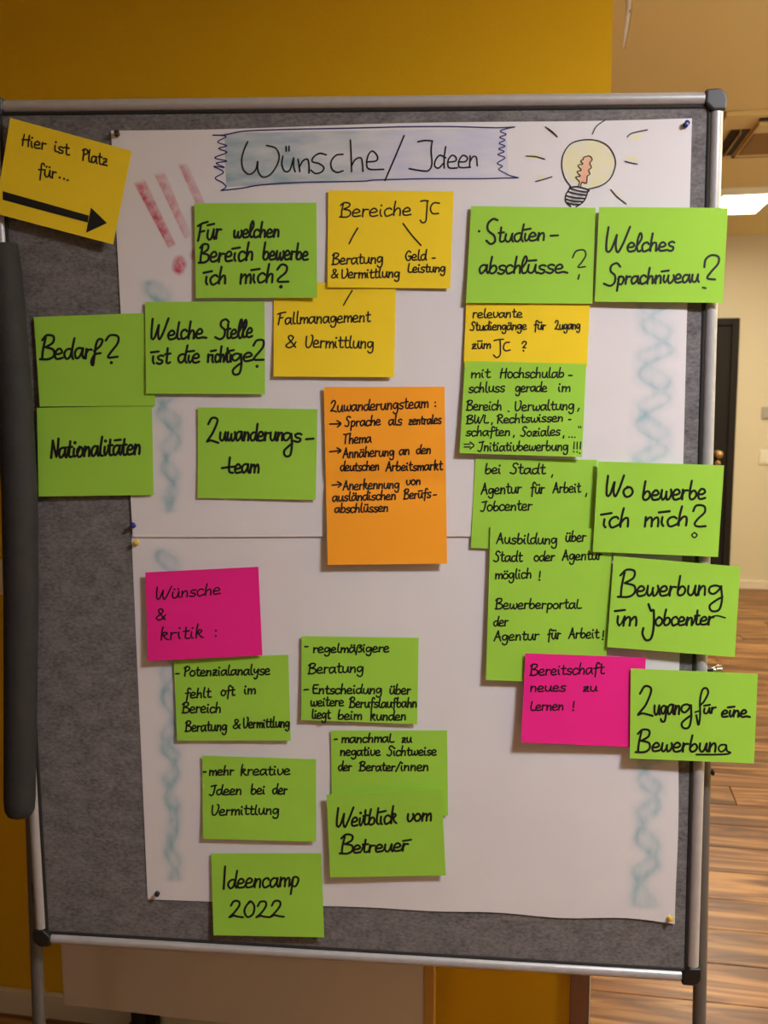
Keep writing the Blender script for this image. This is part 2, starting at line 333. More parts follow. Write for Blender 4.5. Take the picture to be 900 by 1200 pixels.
# ------------------------------------------------------------------ pinboard
TL, TR, BR, BL = (-16, 117.3), (849, 106.8), (818.5, 1151), (42.5, 1105)
pb = empty('pinboard', Vector((0, .01, 0)), 'tall grey felt pinboard on metal legs with a silver tube frame', 'pinboard')
cTL, cTR, cBR, cBL = [P(*q, 0) for q in (TL, TR, BR, BL)]
R_ = .0105
cen = sum((cTL, cTR, cBR, cBL), Vector())/4
def ins(c, d):                                     # corner moved diagonally inwards by d
    return Vector((c.x + (d if c.x < cen.x else -d), .004, c.z + (d if c.z < cen.z else -d)))
kTL, kTR, kBR, kBL = [ins(c, R_) for c in (cTL, cTR, cBR, cBL)]
for x, y in ((kTL, kTR), (kTR, kBR), (kBR, kBL), (kBL, kTL)):
    d = (y-x).normalized()*.02
    MB().tube([x+d, y-d], R_, 20, flat=1.1).build('frame_tube', M['alu'], pb, True)
seam = MB(); sin_ = [ins(c, 2*R_+.0015) for c in (cTL, cTR, cBR, cBL)]
for i in range(4):
    x, y = sin_[i], sin_[(i+1) % 4]; x = Vector((x.x, .001, x.z)); y = Vector((y.x, .001, y.z)); MB().tube([x, y], .0035, 8).build('rubber_seam', M['seam'], pb, True)
for c, k_ in ((cTL, kTL), (cTR, kTR), (cBR, kBR), (cBL, kBL)):
    sx = 1 if c.x > cen.x else -1; sz = 1 if c.z > cen.z else -1
    m = MB(); o_ = k_ + Vector((-sx*.004, 0, -sz*.004)); pr = []
    n = 12; pts = [Vector((-sx*.016, 0, sz*.0165))] + [Vector((sx*(.001+.0165*math.sin(math.pi/2*i/8)), 0, sz*(.001+.0165*math.cos(math.pi/2*i/8)))) for i in range(9)] + [Vector((sx*.0165, 0, -sz*.016)), Vector((-sx*.004, 0, -sz*.016)), Vector((-sx*.016, 0, -sz*.004))]
    n = len(pts); m.v = [o_+p*1.0+Vector((0, -.0135, 0)) for p in pts] + [o_+p+Vector((0, .0135, 0)) for p in pts]
    m.f = [list(range(n)), list(range(2*n-1, n-1, -1))] + [[i, n+i, n+(i+1) % n, (i+1) % n] for i in range(n)]
    m.build('corner_cap', M['cap'] if sz > 0 else M['black'], pb, bevel=.004)
i_ = [ins(c, 1.4*R_) for c in (cTL, cTR, cBR, cBL)]
m = MB(); m.v = [Vector((p.x, 0, p.z)) for p in i_] + [Vector((p.x, .016, p.z)) for p in i_]
m.f = [[0, 1, 2, 3], [7, 6, 5, 4]] + [[i, 4+i, 4+(i+1) % 4, (i+1) % 4] for i in range(4)]
m.build('felt_panel', M['felt'], pb)
# legs: tubes clamped behind the frame, feet on the floor
def leg(px0, py0, px1, py1, kx, ky, white):
    p0 = P(px0, py0, -.034); p1 = P(px1, py1, -.034); d = (p1-p0)/(p1.z-p0.z)
    ft = p0 + d*(.03-p0.z)
    lg = MB().tube([p0, ft], .0118, 18).build('leg', M['pole'], pb, True)
    sx = 1 if px0 > 450 else -1
    MB().tube([p0+Vector((0, 0, -.002)), p0+Vector((0, 0, .006))], .0126, 18).build('leg_cap', M['black'], lg, True)
    c = P(kx, ky, -.03)
    MB().lathe(Vector((p0.x+sx*.010, .034, c.z)), Vector((sx, 0, 0)), [(0, .005), (.006, .005), (.007, .009), (.016, .0095), (.018, .006)], 14).build('clamp_knob', M['chrome'] if white else M['cap'], lg, True)
    MB().tube([Vector((ft.x, -.27, .018)), Vector((ft.x, -.24, .022)), Vector((ft.x, .30, .022)), Vector((ft.x, .33, .018))], [.012, .015, .015, .012], 14).build('foot', M['pole'], lg, True)
leg(827, 786, 819.8, 1170, 831, 786, True)
leg(31.5, 786, 45.5, 1190, 20, 786, False)
for zz in (kTR.z-.62, kBR.z+.10):
    for s in (-1, 1):
        x = (kTR.x if s > 0 else kTL.x)
        if zz < 1.2: MB().box(Vector((x+s*.002, .021, zz)), Vector((.012, 0, 0)), Vector((0, .006, 0)), Vector((0, 0, .02))).build('leg_bracket', M['cap'], pb, bevel=.002)
nb = P(834, 905, -.034)
MB().lathe(Vector((nb.x-.004, .034, nb.z)), Vector((1, 0, 0)), [(-.004, .004), (.004, .004), (.005, .006), (.008, .005)], 12).build('thumb_screw', M['black'], pb, True)

# charcoal roll over the left edge
path = [(1, 287, 18.2), (4, 310, 19), (8, 350, 19.2), (16, 450, 19.5), (23, 580, 19.6), (24.7, 700, 19), (23.8, 850, 17.8), (23, 935, 17.3), (23, 948, 16.4), (23, 954, 13.5), (23, 956.5, 9)]
pts, rad = [], []
for x, y, r in path:
    p = P(x, y, .036); pts.append(p); rad.append((P(x+r, y, .036)-p).length)
MB().tube(pts, rad, 28).build('foam_roll', M['roll'], None, True)
fr = bpy.data.objects['foam_roll']; tag(fr, 'long charcoal foam roll hanging over the left edge of the pinboard', 'roll')

# ------------------------------------------------------------------ paper sheets and strokes
def homography(q):                                 # unit square (u right, v down) from the four pixels TL TR BR BL
    (x0, y0), (x1, y1), (x2, y2), (x3, y3) = q
    dx1, dx2, dx3 = x1-x2, x3-x2, x0-x1+x2-x3; dy1, dy2, dy3 = y1-y2, y3-y2, y0-y1+y2-y3
    det = dx1*dy2-dx2*dy1; g = (dx3*dy2-dx2*dy3)/det; h = (dx1*dy3-dx3*dy1)/det
    return Matrix(((x1-x0+g*x1, x3-x0+h*x3, x0), (y1-y0+g*y1, y3-y0+h*y3, y0), (g, h, 1)))
class Sheet:
    """a paper sheet lying on the board: quad in photo pixels, off(u,v) = distance from the felt"""
    def __init__(s, quad, base, lift=(0, 0, 0, 0), bulge=0.0, seed=0, wav=.0006, crease=None, edge=None):
        s.q = quad; s.H = homography(quad); s.Hi = s.H.inverted(); s.base = base; s.lift = lift; s.bulge = bulge; s.seed = seed; s.wav = wav; s.crease = crease; s.edge = edge
    def off(s, u, v):
        u = min(max(u, -.1), 1.1); v = min(max(v, -.1), 1.1); l = s.lift
        o = s.base + (1-u)*(1-v)*l[0] + u*(1-v)*l[1] + u*v*abs(v)*l[2] + (1-u)*v*abs(v)*l[3] + s.bulge*4*max(0, u*(1-u))*4*max(0, v*(1-v))
        n = noise.noise(Vector((u*1.6+s.seed*3.1, v*1.6, s.seed*7.7)))
        o += s.wav*(1+n*1.6)
        if s.crease: o += s.crease[1]*max(0, 1-abs(v-s.crease[0])/.22)**1.0 if False else -s.crease[1]*math.exp(-abs(v-s.crease[0])/.05)
        return max(o, .0004)
    def pt(s, px, py, e=0.0):
        t = s.Hi @ Vector((px, py, 1)); return P(px, py, s.off(t.x/t.z, t.y/t.z)+e)
    def mesh(s, name, m, parent, nu=14, nv=12, th=.0003):
        v, f = [], []
        for j in range(nv+1):
            for i in range(nu+1):
                a, b = i/nu, j/nv; t = s.H @ Vector((a, b, 1)); x, y = t.x/t.z, t.y/t.z
                if s.edge: x, y = s.edge(a, b, x, y)
                v.append(P(x, y, s.off(a, b)))
        for j in range(nv):
            for i in range(nu):
                q = j*(nu+1)+i; f.append([q, q+nu+1, q+nu+2, q+1])
        o = obj(name, v, f, m, parent, True)
        sd = o.modifiers.new('thickness', 'SOLIDIFY'); sd.thickness = th; sd.offset = -1
        es = o.modifiers.new('crisp_edge', 'EDGE_SPLIT'); es.split_angle = math.radians(40)
        return o
def catmull(pts, step=1.6):
    if len(pts) < 3: return [Vector((p[0], p[1])) for p in pts] if len(pts) < 2 else resamp(pts, 3)
    p = [Vector((a[0], a[1])) for a in pts]; p = [p[0]*2-p[1]] + p + [p[-1]*2-p[-2]]; out = []
    for i in range(1, len(p)-2):
        n = max(2, int((p[i+1]-p[i]).length/step))
        for k in range(n):
            t = k/n
            out.append(.5*((2*p[i])+(p[i+1]-p[i-1])*t+(2*p[i-1]-5*p[i]+4*p[i+1]-p[i+2])*t*t+(-p[i-1]+3*p[i]-3*p[i+1]+p[i+2])*t**3))
    out.append(p[-2]); return out
def resamp(pts, step=3):
    p = [Vector((a[0], a[1])) for a in pts]; out = []
    for i in range(len(p)-1):
        n = max(1, int((p[i+1]-p[i]).length/step))
        for k in range(n): out.append(p[i].lerp(p[i+1], k/n))
    out.append(p[-1]); return out
class Ink:
    def __init__(s, sheet, e=.0004): s.sh = sheet; s.v = []; s.f = []; s.e = e
    def add(s, x, y): s.v.append(s.sh.pt(x, y, s.e)); return len(s.v)-1
    def disc(s, c, r, n=8):
        k = [s.add(c.x+r*math.cos(2*math.pi*i/n), c.y+r*math.sin(2*math.pi*i/n)) for i in range(n)]; s.f.append(k[::-1])
    def stroke(s, pts, wd, smooth=True):
        if len(pts) == 1: s.disc(Vector(pts[0][:2]), wd*.72); return s
        c = catmull(pts, max(.8, wd*.55)) if smooth else resamp(pts)
        if len(c) < 2: return s
        h = wd/2; prev = None
        for i, p in enumerate(c):
            t = (c[min(i+1, len(c)-1)]-c[max(i-1, 0)])
            if t.length < 1e-6: continue
            t.normalize(); n = Vector((-t.y, t.x))
            if i and i < len(c)-1 and (c[i]-c[i-1]).normalized().dot((c[i+1]-c[i]).normalized()) < .8: s.disc(p, h)
            cur = (s.add(*(p+n*h)), s.add(*(p-n*h)))
            if prev: s.f.append([prev[0], prev[1], cur[1], cur[0]])
            prev = cur
        s.disc(c[0], h); s.disc(c[-1], h)
        return s
    def poly(s, pts):
        s.f.append([s.add(*p) for p in pts]); return s
    def build(s, name, m, parent):
        return obj(name, s.v, s.f, m, parent)
# stroke alphabet: x-height 10, capitals about 19, y up; strokes split by ';', one point = dot
G = {
'a': (11, '9,8 6,10 2,9 0,5 2,0 5,1 8,5 9,10 9,3 11,0'), 'b': (10, '2,20 1,10 1,2 4,0 8,2 9,6 7,9 4,9 1,5'), 'c': (8.5, '8,8 6,10 2,9 0,5 2,0 5,0 9,2'),
'd': (11, '9,9 5,10 1,8 0,4 3,0 7,2 9,9;10,20 9,10 9,3 11,0'), 'e': (9.5, '0,5 5,5 8,7 6,10 3,10 0,6 1,1 4,0 9,1'), 'f': (8, '9,17 7,20 4,18 4,8 3,-6;0,9 8,10'),
'g': (10.5, '9,8 5,10 1,8 1,3 4,1 7,4 9,9;9,9 9,-3 7,-8 3,-8 1,-5'), 'h': (10, '2,20 1,10 1,0;1,4 4,9 7,9 8,5 8,0'), 'i': (4.5, '1,9 1,3 3,0;1.6,15'),
'I': (4.5, '2,19 1,0'), 'j': (5, '3,10 3,-5 0,-9 -3,-6;3,15'), 'k': (9.5, '2,20 1,10 1,0;1,5 4,11 7,9 4,6 3,6;3,6 6,2 9,0'), 'l': (5, '2,20 1,8 2,1 5,0'),
'm': (14, '1,10 1,0;1,5 4,9 6,9 7,5 7,0;7,5 10,9 12,9 13,5 13,0'), 'n': (10, '1,10 1,0;1,4 4,9 7,9 8,5 8,0'), 'o': (9.5, '5,10 1,8 0,4 3,0 7,1 9,5 7,9 3,10'),
'p': (10, '2,10 1,-9;1,7 4,10 8,9 9,5 6,0 1,1'), 'r': (7.5, '1,10 1,0;1,5 3,9 7,9'), 's': (8.5, '8,9 5,10 1,8 3,5 7,4 7,1 4,-.5 0,1'), 't': (7.5, '3,17 3,8 3,2 5,0 8,1;0,10.5 7,11'),
'u': (11, '1,10 1,3 4,0 7,2 9,10;9,10 9,3 11,0'), 'v': (9.5, '1,10 1,4 3,0 6,1 9,6 8,10'), 'w': (13.5, '1,10 1,3 3,0 6,3 7,8;7,4 8,0 11,1 13,6 12,10'), 'y': (10, '1,10 1,5 4,3 8,9;9,10 7,-5 4,-9 1,-7'),
'z': (9.5, '1,9 5,10 8,9 4,5 1,0 5,1 9,0;2,5 7,5'), '3': (9.5, '1,9 8,9 5,6 1,0 9,0;2,5 7,5'), 'ä': (11, '9,8 6,10 2,9 0,5 2,0 5,1 8,5 9,10 9,3 11,0;3,15;8,15'), 'ö': (9.5, '5,10 1,8 0,4 3,0 7,1 9,5 7,9 3,10;2,15;7,15'),
'ü': (11, '1,10 1,3 4,0 7,2 9,10;9,10 9,3 11,0;3,15;8,15'), 'ß': (10, '0,-6 1,4 2,13 6,15 9,12 5,9 9,6 8,1 4,0'),
'A': (12, '0,0 3,8 6,19;6,19 8,8 11,0;2,6 10,7'), 'B': (13, '3,18 2,8 2,0;0,16 4,20 10,19 10,14 4,10;4,10 11,8 12,3 8,0 0,0'), 'E': (10.5, '10,18 3,18;2,18 1,10 2,1;2,1 10,1;1,10 8,10'), 'F': (12, '4,17 3,8 2,0;0,16 6,18 13,19;3,9 9,10'),
'G': (11, '9,16 6,19 2,16 0,8 3,1 8,1 10,8;10,8 5,8'), 'H': (12.5, '3,19 2,10 1,0;11,19 10,10 10,0;0,9 12,11'), 'J': (11, '2,17 6,18 11,19;9,19 8,8 6,1 3,-1 0,1'), 'L': (9, '2,18 1,8 1,2 4,0 9,1'),
'K': (10, '1,20 1,0;1,5 5,12 8,10 3,6;3,6 9,0'), 'N': (11.5, '1,0 2,18;2,18 5,10 9,1;9,1 10,10 10,20'), 'P': (10.5, '3,18 2,0;0,16 5,20 10,17 9,12 3,9'), 'R': (12, '3,18 2,0;0,16 5,20 10,17 9,12 3,10;3,10 11,0'), 'S': (11, '11,17 8,20 4,18 4,13 8,9 8,3 5,0 0,2'),
'T': (12, '6,18 5,8 5,0;0,18 6,18 12,19'), 'V': (12, '1,18 1,6 3,0 8,2 11,10 11,18 9,20'), 'W': (17, '1,19 1,8 2,1 5,2 8,13;8,13 8,5 10,0 13,6 17,19'), 'Z': (12, '1,15 4,20 9,18 6,8 1,1 4,2 12,0'),
'0': (11, '5,18 1,13 0,6 4,0 9,4 9,13 5,18 3,17'), '2': (12.5, '0,13 2,18 7,18 8,13 4,5 0,0 4,2 7,1 13,0'), '&': (12, '11,7 8,2 4,0 1,3 6,9 8,14 5,17 3,13 11,0'), '?': (11, '0,15 3,20 9,19 9,14 4,8 3,6 9,6;4,0'), '!': (5, '2,19 2,6;2,1'),
',': (4, '2,2 1,-3'), '.': (4, '1,0'), ':': (4, '1.5,2;1.5,9'), '/': (7, '0,-2 7,18'), '-': (8, '0,6 7,6'),
'ī': (5, '1,9 1,3 3,0;-3,14 7,15'), 'ū': (11, '1,10 1,3 4,0 7,2 9,10;9,10 9,3 11,0;0,15 9,15.5'), 'ō': (9.5, '5,10 1,8 0,4 3,0 7,1 9,5 7,9 3,10;1,15 8,15'), 'ā': (11, '9,8 6,10 2,9 0,5 2,0 5,1 8,5 9,10 9,3 11,0;1,15 10,15.5'),
# looped / long letters of the fat marker hand
'ƒ': (9, '3,8 8,14 9,20 6,21 4,16 4,6 4,-8 2,-4 4,4 9,6'), 'ɡ': (11, '9,8 5,10 1,8 1,3 4,1 7,4 9,9;9,9 11,-6 10,-17 5,-18 3,-12 7,-6 11,-2'), 'ɩ': (6, '0,5 5,14 5,20 3,21 1,14 1,4 3,0 6,1'), 'ɘ': (13, '0,5 5,5 8,7 6,10 3,10 0,6 1,1 4,0 9,1 14,0'),
}
STROKES = {k: (w_, [[tuple(float(c) for c in q.split(',')) for q in st.split()] for st in s_.split(';')]) for k, (w_, s_) in G.items()}
rnd = random.Random(3)
def write(ink, text, x0, y0, x1, y1, xh, wd, slant=.06):
    """one word: baseline from (x0,y0) to (x1,y1) in photo pixels, letters xh pixels high"""
    adv = [STROKES[c][0]+1.2 for c in text]; tot = sum(adv)-1.2; k = (x1-x0)/tot; kx = k; ky = xh/10; X = 0
    sl = (y1-y0)/max(1, x1-x0)
    big = wd >= 2.3; last = None
    if big: slant += .05
    for c, a in zip(text, adv):
        w_, sts = STROKES[c]; asc = 1.0 if big else .84; jy = rnd.uniform(-.035, .035)*xh; js = rnd.uniform(.95, 1.06)
        for st in sts:
            pts = []
            for (gx, gy) in st:
                hy = gy if 0 <= gy <= 10 else (10+(gy-10)*asc if gy > 10 else gy*(.92 if big else .86))
                x = x0 + (X+gx+gy*slant)*kx; y = y0 + (x-x0)*sl - hy*ky*js*(1 if big else .95) + jy
                pts.append((x+rnd.uniform(-.02, .02)*xh, y+rnd.uniform(-.02, .02)*xh))
            ink.stroke(pts, wd)
        if big:
            T = lambda gx, gy, X=X, js=js, jy=jy: (x0+(X+gx+gy*slant)*kx, y0+(X+gx)*kx*sl-gy*ky*js+jy)
            first = sts[0][0]; low = c.islower() and first[1] <= 10
            if last and c.islower() and c not in 'ßƒīi' and not (first[0] >= 7 and low):
                tgt = T(first[0], first[1]) if low else T(1, 9); g0 = last
                if tgt[0] > g0[0]-.1*xh: ink.stroke([g0, (g0[0]*.55+tgt[0]*.45, g0[1]*.72+tgt[1]*.28), tgt], wd*.8)
            body = [q for q in sts if len(q) > 2] or [sts[0]]; en = body[-1][-1] if c in 'adu' else body[0][-1]
            if c in 'nmhūüāäk': en = body[-1][-1]
            last = T(*en) if (c.islower() and en[1] <= 3.6 and c not in 'gsɡɘyjbpƒo') else None
        X += a

def card(name, color, quad, words, label, base, lift, wd=1.7, group=None, extra=None, bulge=0, seed=None, wav=.0009, crease=None, hand='handwriting'):
    seed = seed if seed is not None else rnd.random()*10
    sh = Sheet(quad, base, lift, bulge, seed, wav, crease)
    cx = sum(q[0] for q in quad)/4; cy = max(q[1] for q in quad)
    e = empty(name, P(cx, cy, base), label, 'card', group)
    sh.mesh('card_sheet', M[color], e, 14, 26 if crease else 14)
    for line in words:
        ink = Ink(sh)
        for wdz in line:
            if wdz[0] == 'stroke': ink.stroke(wdz[1], wdz[2] if len(wdz) > 2 else wd, wdz[3] if len(wdz) > 3 else True)
            elif wdz[0] == 'poly': ink.poly(wdz[1])
            else:
                t, x0, y0, x1, y1, xh = wdz[:6]; write(ink, t, x0, y0, x1, y1, xh, wdz[6] if len(wdz) > 6 else wd)
        ink.build(hand if line and line[0][0] != 'poly' else 'arrow', M['ink'], e)
    return e, sh

# crop helpers: coordinates read off enlargements of the photo
def C(s, ox, oy): return lambda *p: [(ox+p[i]/s, oy+p[i+1]/s) for i in range(0, len(p), 2)]
c1, c2, c3, c4 = C(3.75, 0, 100), C(3.4615, 220, 130), C(3.4615, 440, 130), C(3.4615, 640, 90)

# --- the two poster sheets
def edge1(a, b, x, y):
    if b < 1e-6: y += 1.2*math.sin(a*9)
    if b > 1-1e-6: y += .8*math.sin(a*7+1)
    return x, y
p1 = Sheet([(130, 153), (811, 138), (798.5, 630), (155.5, 628.5)], .0016, (.0, 0, .001, .001), 0, 1.3, .0009, edge=edge1)
e1 = empty('poster_sheet', P(470, 630, .001), 'upper white poster sheet headed with the drawn title banner and light bulb', 'poster')
p1.mesh('paper_sheet', M['white'], e1, 44, 32)
def edge2(a, b, x, y):
    if b > 1-1e-6: y += 2.6*math.sin(a*26)*(a**2) - 1.5*math.sin(a*math.pi)
    if a > 1-1e-6: x += 1.2*math.sin(b*11)
    return x, y
p2 = Sheet([(154, 626), (799, 628), (792, 1081), (173, 1054)], .0006, (.0, 0, .002, .0), 0, 4.2, .0008, edge=edge2)
e2 = empty('poster_sheet', P(470, 1067, .001), 'lower white poster sheet, blank but for blue chalk twists down both sides', 'poster')
p2.mesh('paper_sheet', M['white'], e2, 44, 32)
e2.location.y += 0

EPS = [0.0]
def nexteps(): EPS[0] += .000004; return .00012+EPS[0]
def patch(sheet, quad_pts, dens, m, name, parent, n=10, mm=6, feather=(.18, .12)):
    """crayon patch: homography grid with feathered edges; dens(u,v)"""
    H = homography(quad_pts); v, f, c = [], [], []; ee = nexteps()
    for j in range(mm+1):
        for i in range(n+1):
            a, b = i/n, j/mm; t = H @ Vector((a, b, 1)); v.append(sheet.pt(t.x/t.z, t.y/t.z, ee))
            fa = min(1, min(a, 1-a)/feather[0]) if feather[0] else 1; fb = min(1, min(b, 1-b)/feather[1]) if feather[1] else 1
            dd = dens(a, b); c.append((dd[0]*fa*fb, dd[1]) if isinstance(dd, tuple) else dd*fa*fb)
    for j in range(mm):
        for i in range(n):
            q = j*(n+1)+i; g = (q, q+n+1, q+n+2, q+1)
            if max(c[k][0] if isinstance(c[k], tuple) else c[k] for k in g) > .02: f.append(list(g))
    return obj(name, v, f, m, parent, True, cols=c)
def ribbon(sheet, pts, wd, m, name, parent, d=1.0, sharp=False):
    c = catmull(pts, 3) if not sharp else resamp(pts, 3); v, f, cc = [], [], []; ee = nexteps()
    for i, p in enumerate(c):
        t = (c[min(i+1, len(c)-1)]-c[max(i-1, 0)]).normalized(); n = Vector((-t.y, t.x)); en = min(1, i/3, (len(c)-1-i)/3)
        for k, al in ((-1, 0), (-.5, .75), (0, 1), (.5, .75), (1, 0)):
            q = p+n*wd*.5*k; v.append(sheet.pt(q.x, q.y, ee)); cc.append(al*d*en*(.75+.35*noise.noise(Vector((q.x*.05, q.y*.05, 3)))))
    for i in range(len(c)-1):
        for k in range(4): q = i*5+k; f.append([q, q+5, q+6, q+1])
    return obj(name, v, f, m, parent, cols=cc)

# banner
def ban_d(a, b):
    n = noise.noise(Vector((a*5, b*2.2, 1.5))); n2 = noise.noise(Vector((a*11+4, b*3, 6)))
    d = .62+.3*n+.25*n2 + (.35*(1-a*3) if a < .33 else 0) + .25*max(0, b-.7)
    return (max(.15, min(1, d)), min(1, max(0, (a-.3)*3+n)))
patch(p1, [(263, 156), (593, 150), (596, 207), (265, 219)], ban_d, M['cteal'], 'banner_fill', e1, 60, 14, (0, 0))
bo = Ink(p1)
bo.stroke(c2(102, 98, 150, 97, 230, 82, 400, 75, 640, 70, 762, 67)+c3(120, 64, 300, 63, 440, 67, 500, 68, 565, 65), 1.5)
bo.stroke(c3(565, 65, 520, 75, 507, 84, 530, 95, 504, 107, 525, 118, 502, 131, 525, 143, 500, 154, 522, 165, 497, 177, 525, 190, 494, 212, 515, 224, 500, 237, 525, 252, 545, 262, 580, 271), 1.4)
bo.stroke(c3(580, 271, 400, 275, 200, 275, 0, 280)+c2(700, 285, 450, 290, 300, 300, 220, 313, 135, 323), 1.5)
bo.stroke(c2(102, 98, 135, 99, 155, 105, 122, 126, 158, 141, 126, 152, 158, 168, 110, 190, 158, 203, 116, 212, 148, 229, 106, 225, 145, 248, 112, 272, 140, 290, 155, 308, 135, 323), 1.4)
bo.build('banner_outline', M['blueink'], e1)
ti = Ink(p1, .0006)
for st in (c2(243, 125, 228, 160, 219, 200, 226, 238, 250, 257, 275, 240, 284, 205), c2(284, 205, 286, 245, 305, 268, 335, 258, 362, 220, 371, 180, 355, 150, 320, 140),
           c2(399, 144, 400, 163), c2(411, 143, 411, 162), c2(386, 183, 382, 215, 393, 244, 414, 240, 430, 190), c2(430, 190, 430, 225, 436, 247), c2(448, 196, 455, 246), c2(454, 225, 468, 202, 486, 196, 492, 220, 492, 252),
           c2(562, 178, 535, 172, 510, 188, 506, 206, 532, 213, 552, 228, 545, 246, 520, 254, 499, 240), c2(630, 176, 602, 180, 582, 205, 585, 235, 605, 249, 630, 243),
           c2(660, 118, 663, 180, 665, 246), c2(665, 222, 680, 197, 702, 190, 709, 213, 711, 245), c2(725, 207, 765, 202, 769, 182, 750, 163, 733, 178, 726, 215, 738, 236, 795, 237), c2(878, 100, 840, 190, 800, 282),
           c3(172, 125, 200, 120, 232, 122), c3(230, 122, 226, 160, 229, 215, 216, 241, 190, 243, 137, 234), c3(286, 190, 262, 180, 245, 197, 240, 222, 256, 232, 276, 212), c3(285, 145, 279, 190, 279, 232),
           c3(293, 208, 325, 203, 326, 187, 311, 180, 296, 197, 294, 222, 304, 232, 332, 231), c3(336, 207, 365, 205, 373, 190, 356, 180, 341, 197, 338, 224, 352, 230, 385, 228), c3(384, 182, 382, 226), c3(383, 207, 395, 186, 409, 188, 413, 222)):
    ti.stroke(st, 1.9)
ti.build('title_lettering', M['ink'], e1)
# pink exclamation marks
D = lambda a, b: (1-.55*a)*(.75+.25*math.sin(b*3))*1.05
patch(p1, c1(581, 425, 636, 403, 776, 703, 741, 722), D, M['cpink'], 'chalk_stripe', e1, 8, 20, (.08, .03))
patch(p1, c1(672, 386, 724, 371, 845, 664, 812, 680), lambda a, b: D(a, b)*.75*(1-.3*b), M['cpink'], 'chalk_stripe', e1, 8, 20, (.1, .03))
patch(p1, c1(778, 343, 822, 338, 960, 640, 920, 660), lambda a, b: D(a, b)*(.75-.4*b), M['cpink'], 'chalk_stripe', e1, 8, 20, (.1, .03))
def blob(sheet, cx, cy, rx, ry, m, name, parent, d=1, n=20, soft=.55):
    v = [sheet.pt(cx, cy, nexteps())]; c = [d]; f = []; ee = .00012+EPS[0]
    for r, al in ((soft, d), (1, 0)):
        for k in range(n):
            th = 2*math.pi*k/n; j = 1+.09*noise.noise(Vector((math.cos(th), math.sin(th), cx)))
            v.append(sheet.pt(cx+rx*r*j*math.cos(th), cy+ry*r*j*math.sin(th), ee)); c.append(al)
    for k in range(n):
        f.append([0, 1+(k+1) % n, 1+k]); f.append([1+k, 1+(k+1) % n, 1+n+(k+1) % n, 1+n+k])
    return obj(name, v, f, m, parent, True, cols=c)
blob(p1, 210, 311, 10, 13.5, M['cpink'], 'chalk_dot', e1, .95)
blob(p1, 229, 299, 8, 9, M['cpink'], 'chalk_dot', e1, .6)
# light bulb
blob(p1, 689.5, 192, 31, 29.5, M['cyel'], 'bulb_glass', e1, .8, 28, .93)
bu = Ink(p1, .0009)
bu.stroke(c4(100, 445, 76, 410, 64, 365, 70, 315, 100, 272, 150, 256, 205, 258, 250, 280, 276, 320, 281, 360, 262, 410, 225, 440, 170, 456), 1.4)
bu.stroke(c4(130, 447, 135, 425, 120, 407, 139, 402, 126, 385, 143, 378, 130, 360, 149, 353, 140, 341, 152, 335, 152, 327, 176, 321, 187, 335, 178, 350, 184, 368, 173, 378, 178, 394, 167, 403, 166, 418, 163, 432, 145, 428, 140, 447), 1.1)
bu.stroke(c4(97, 448, 88, 465, 80, 480, 80, 505, 100, 526), 1.5); bu.stroke(c4(170, 460, 163, 485, 150, 508, 122, 527), 1.5)
for s_ in ((97, 448, 130, 446, 172, 459, 165, 467, 130, 462, 97, 452), (88, 465, 120, 474, 163, 480), (82, 482, 115, 490, 158, 494), (81, 496, 110, 504, 150, 506), (86, 510, 110, 517, 138, 518)): bu.stroke(c4(*s_), 1.7)
for s_ in ((0, 205, 20, 222, 45, 243), (188, 232, 205, 200, 240, 175), (330, 243, 345, 230, 375, 222, 411, 215), (320, 343, 345, 349, 370, 354), (263, 458, 290, 488, 325, 515)): bu.stroke(c4(*s_), 1.3)
for s_ in ((690, 65, 715, 82, 737, 103), (612, 183, 650, 185, 686, 195), (650, 286, 680, 278, 716, 267)): bu.stroke(c3(*s_), 1.3)
bu.build('bulb_outline', M['ink'], e1)
patch(p1, c4(146, 328, 184, 326, 164, 432, 132, 428), lambda a, b: 1, M['cred'], 'filament_fill', e1, 6, 8, (0, 0))
patch(p1, c4(97, 450, 170, 461, 128, 522, 95, 518), lambda a, b: 1, M['cgrey'], 'bulb_socket_fill', e1, 6, 8, (.1, .08))
for q in (c3(695, 75, 730, 100), c3(608, 190, 680, 178), c3(650, 268, 700, 268), c4(335, 255, 395, 232), c4(315, 330, 385, 336), c4(275, 465, 310, 500)): ribbon(p1, q, 6, M['cyel'], 'ray_glow', e1, 2.2, True)
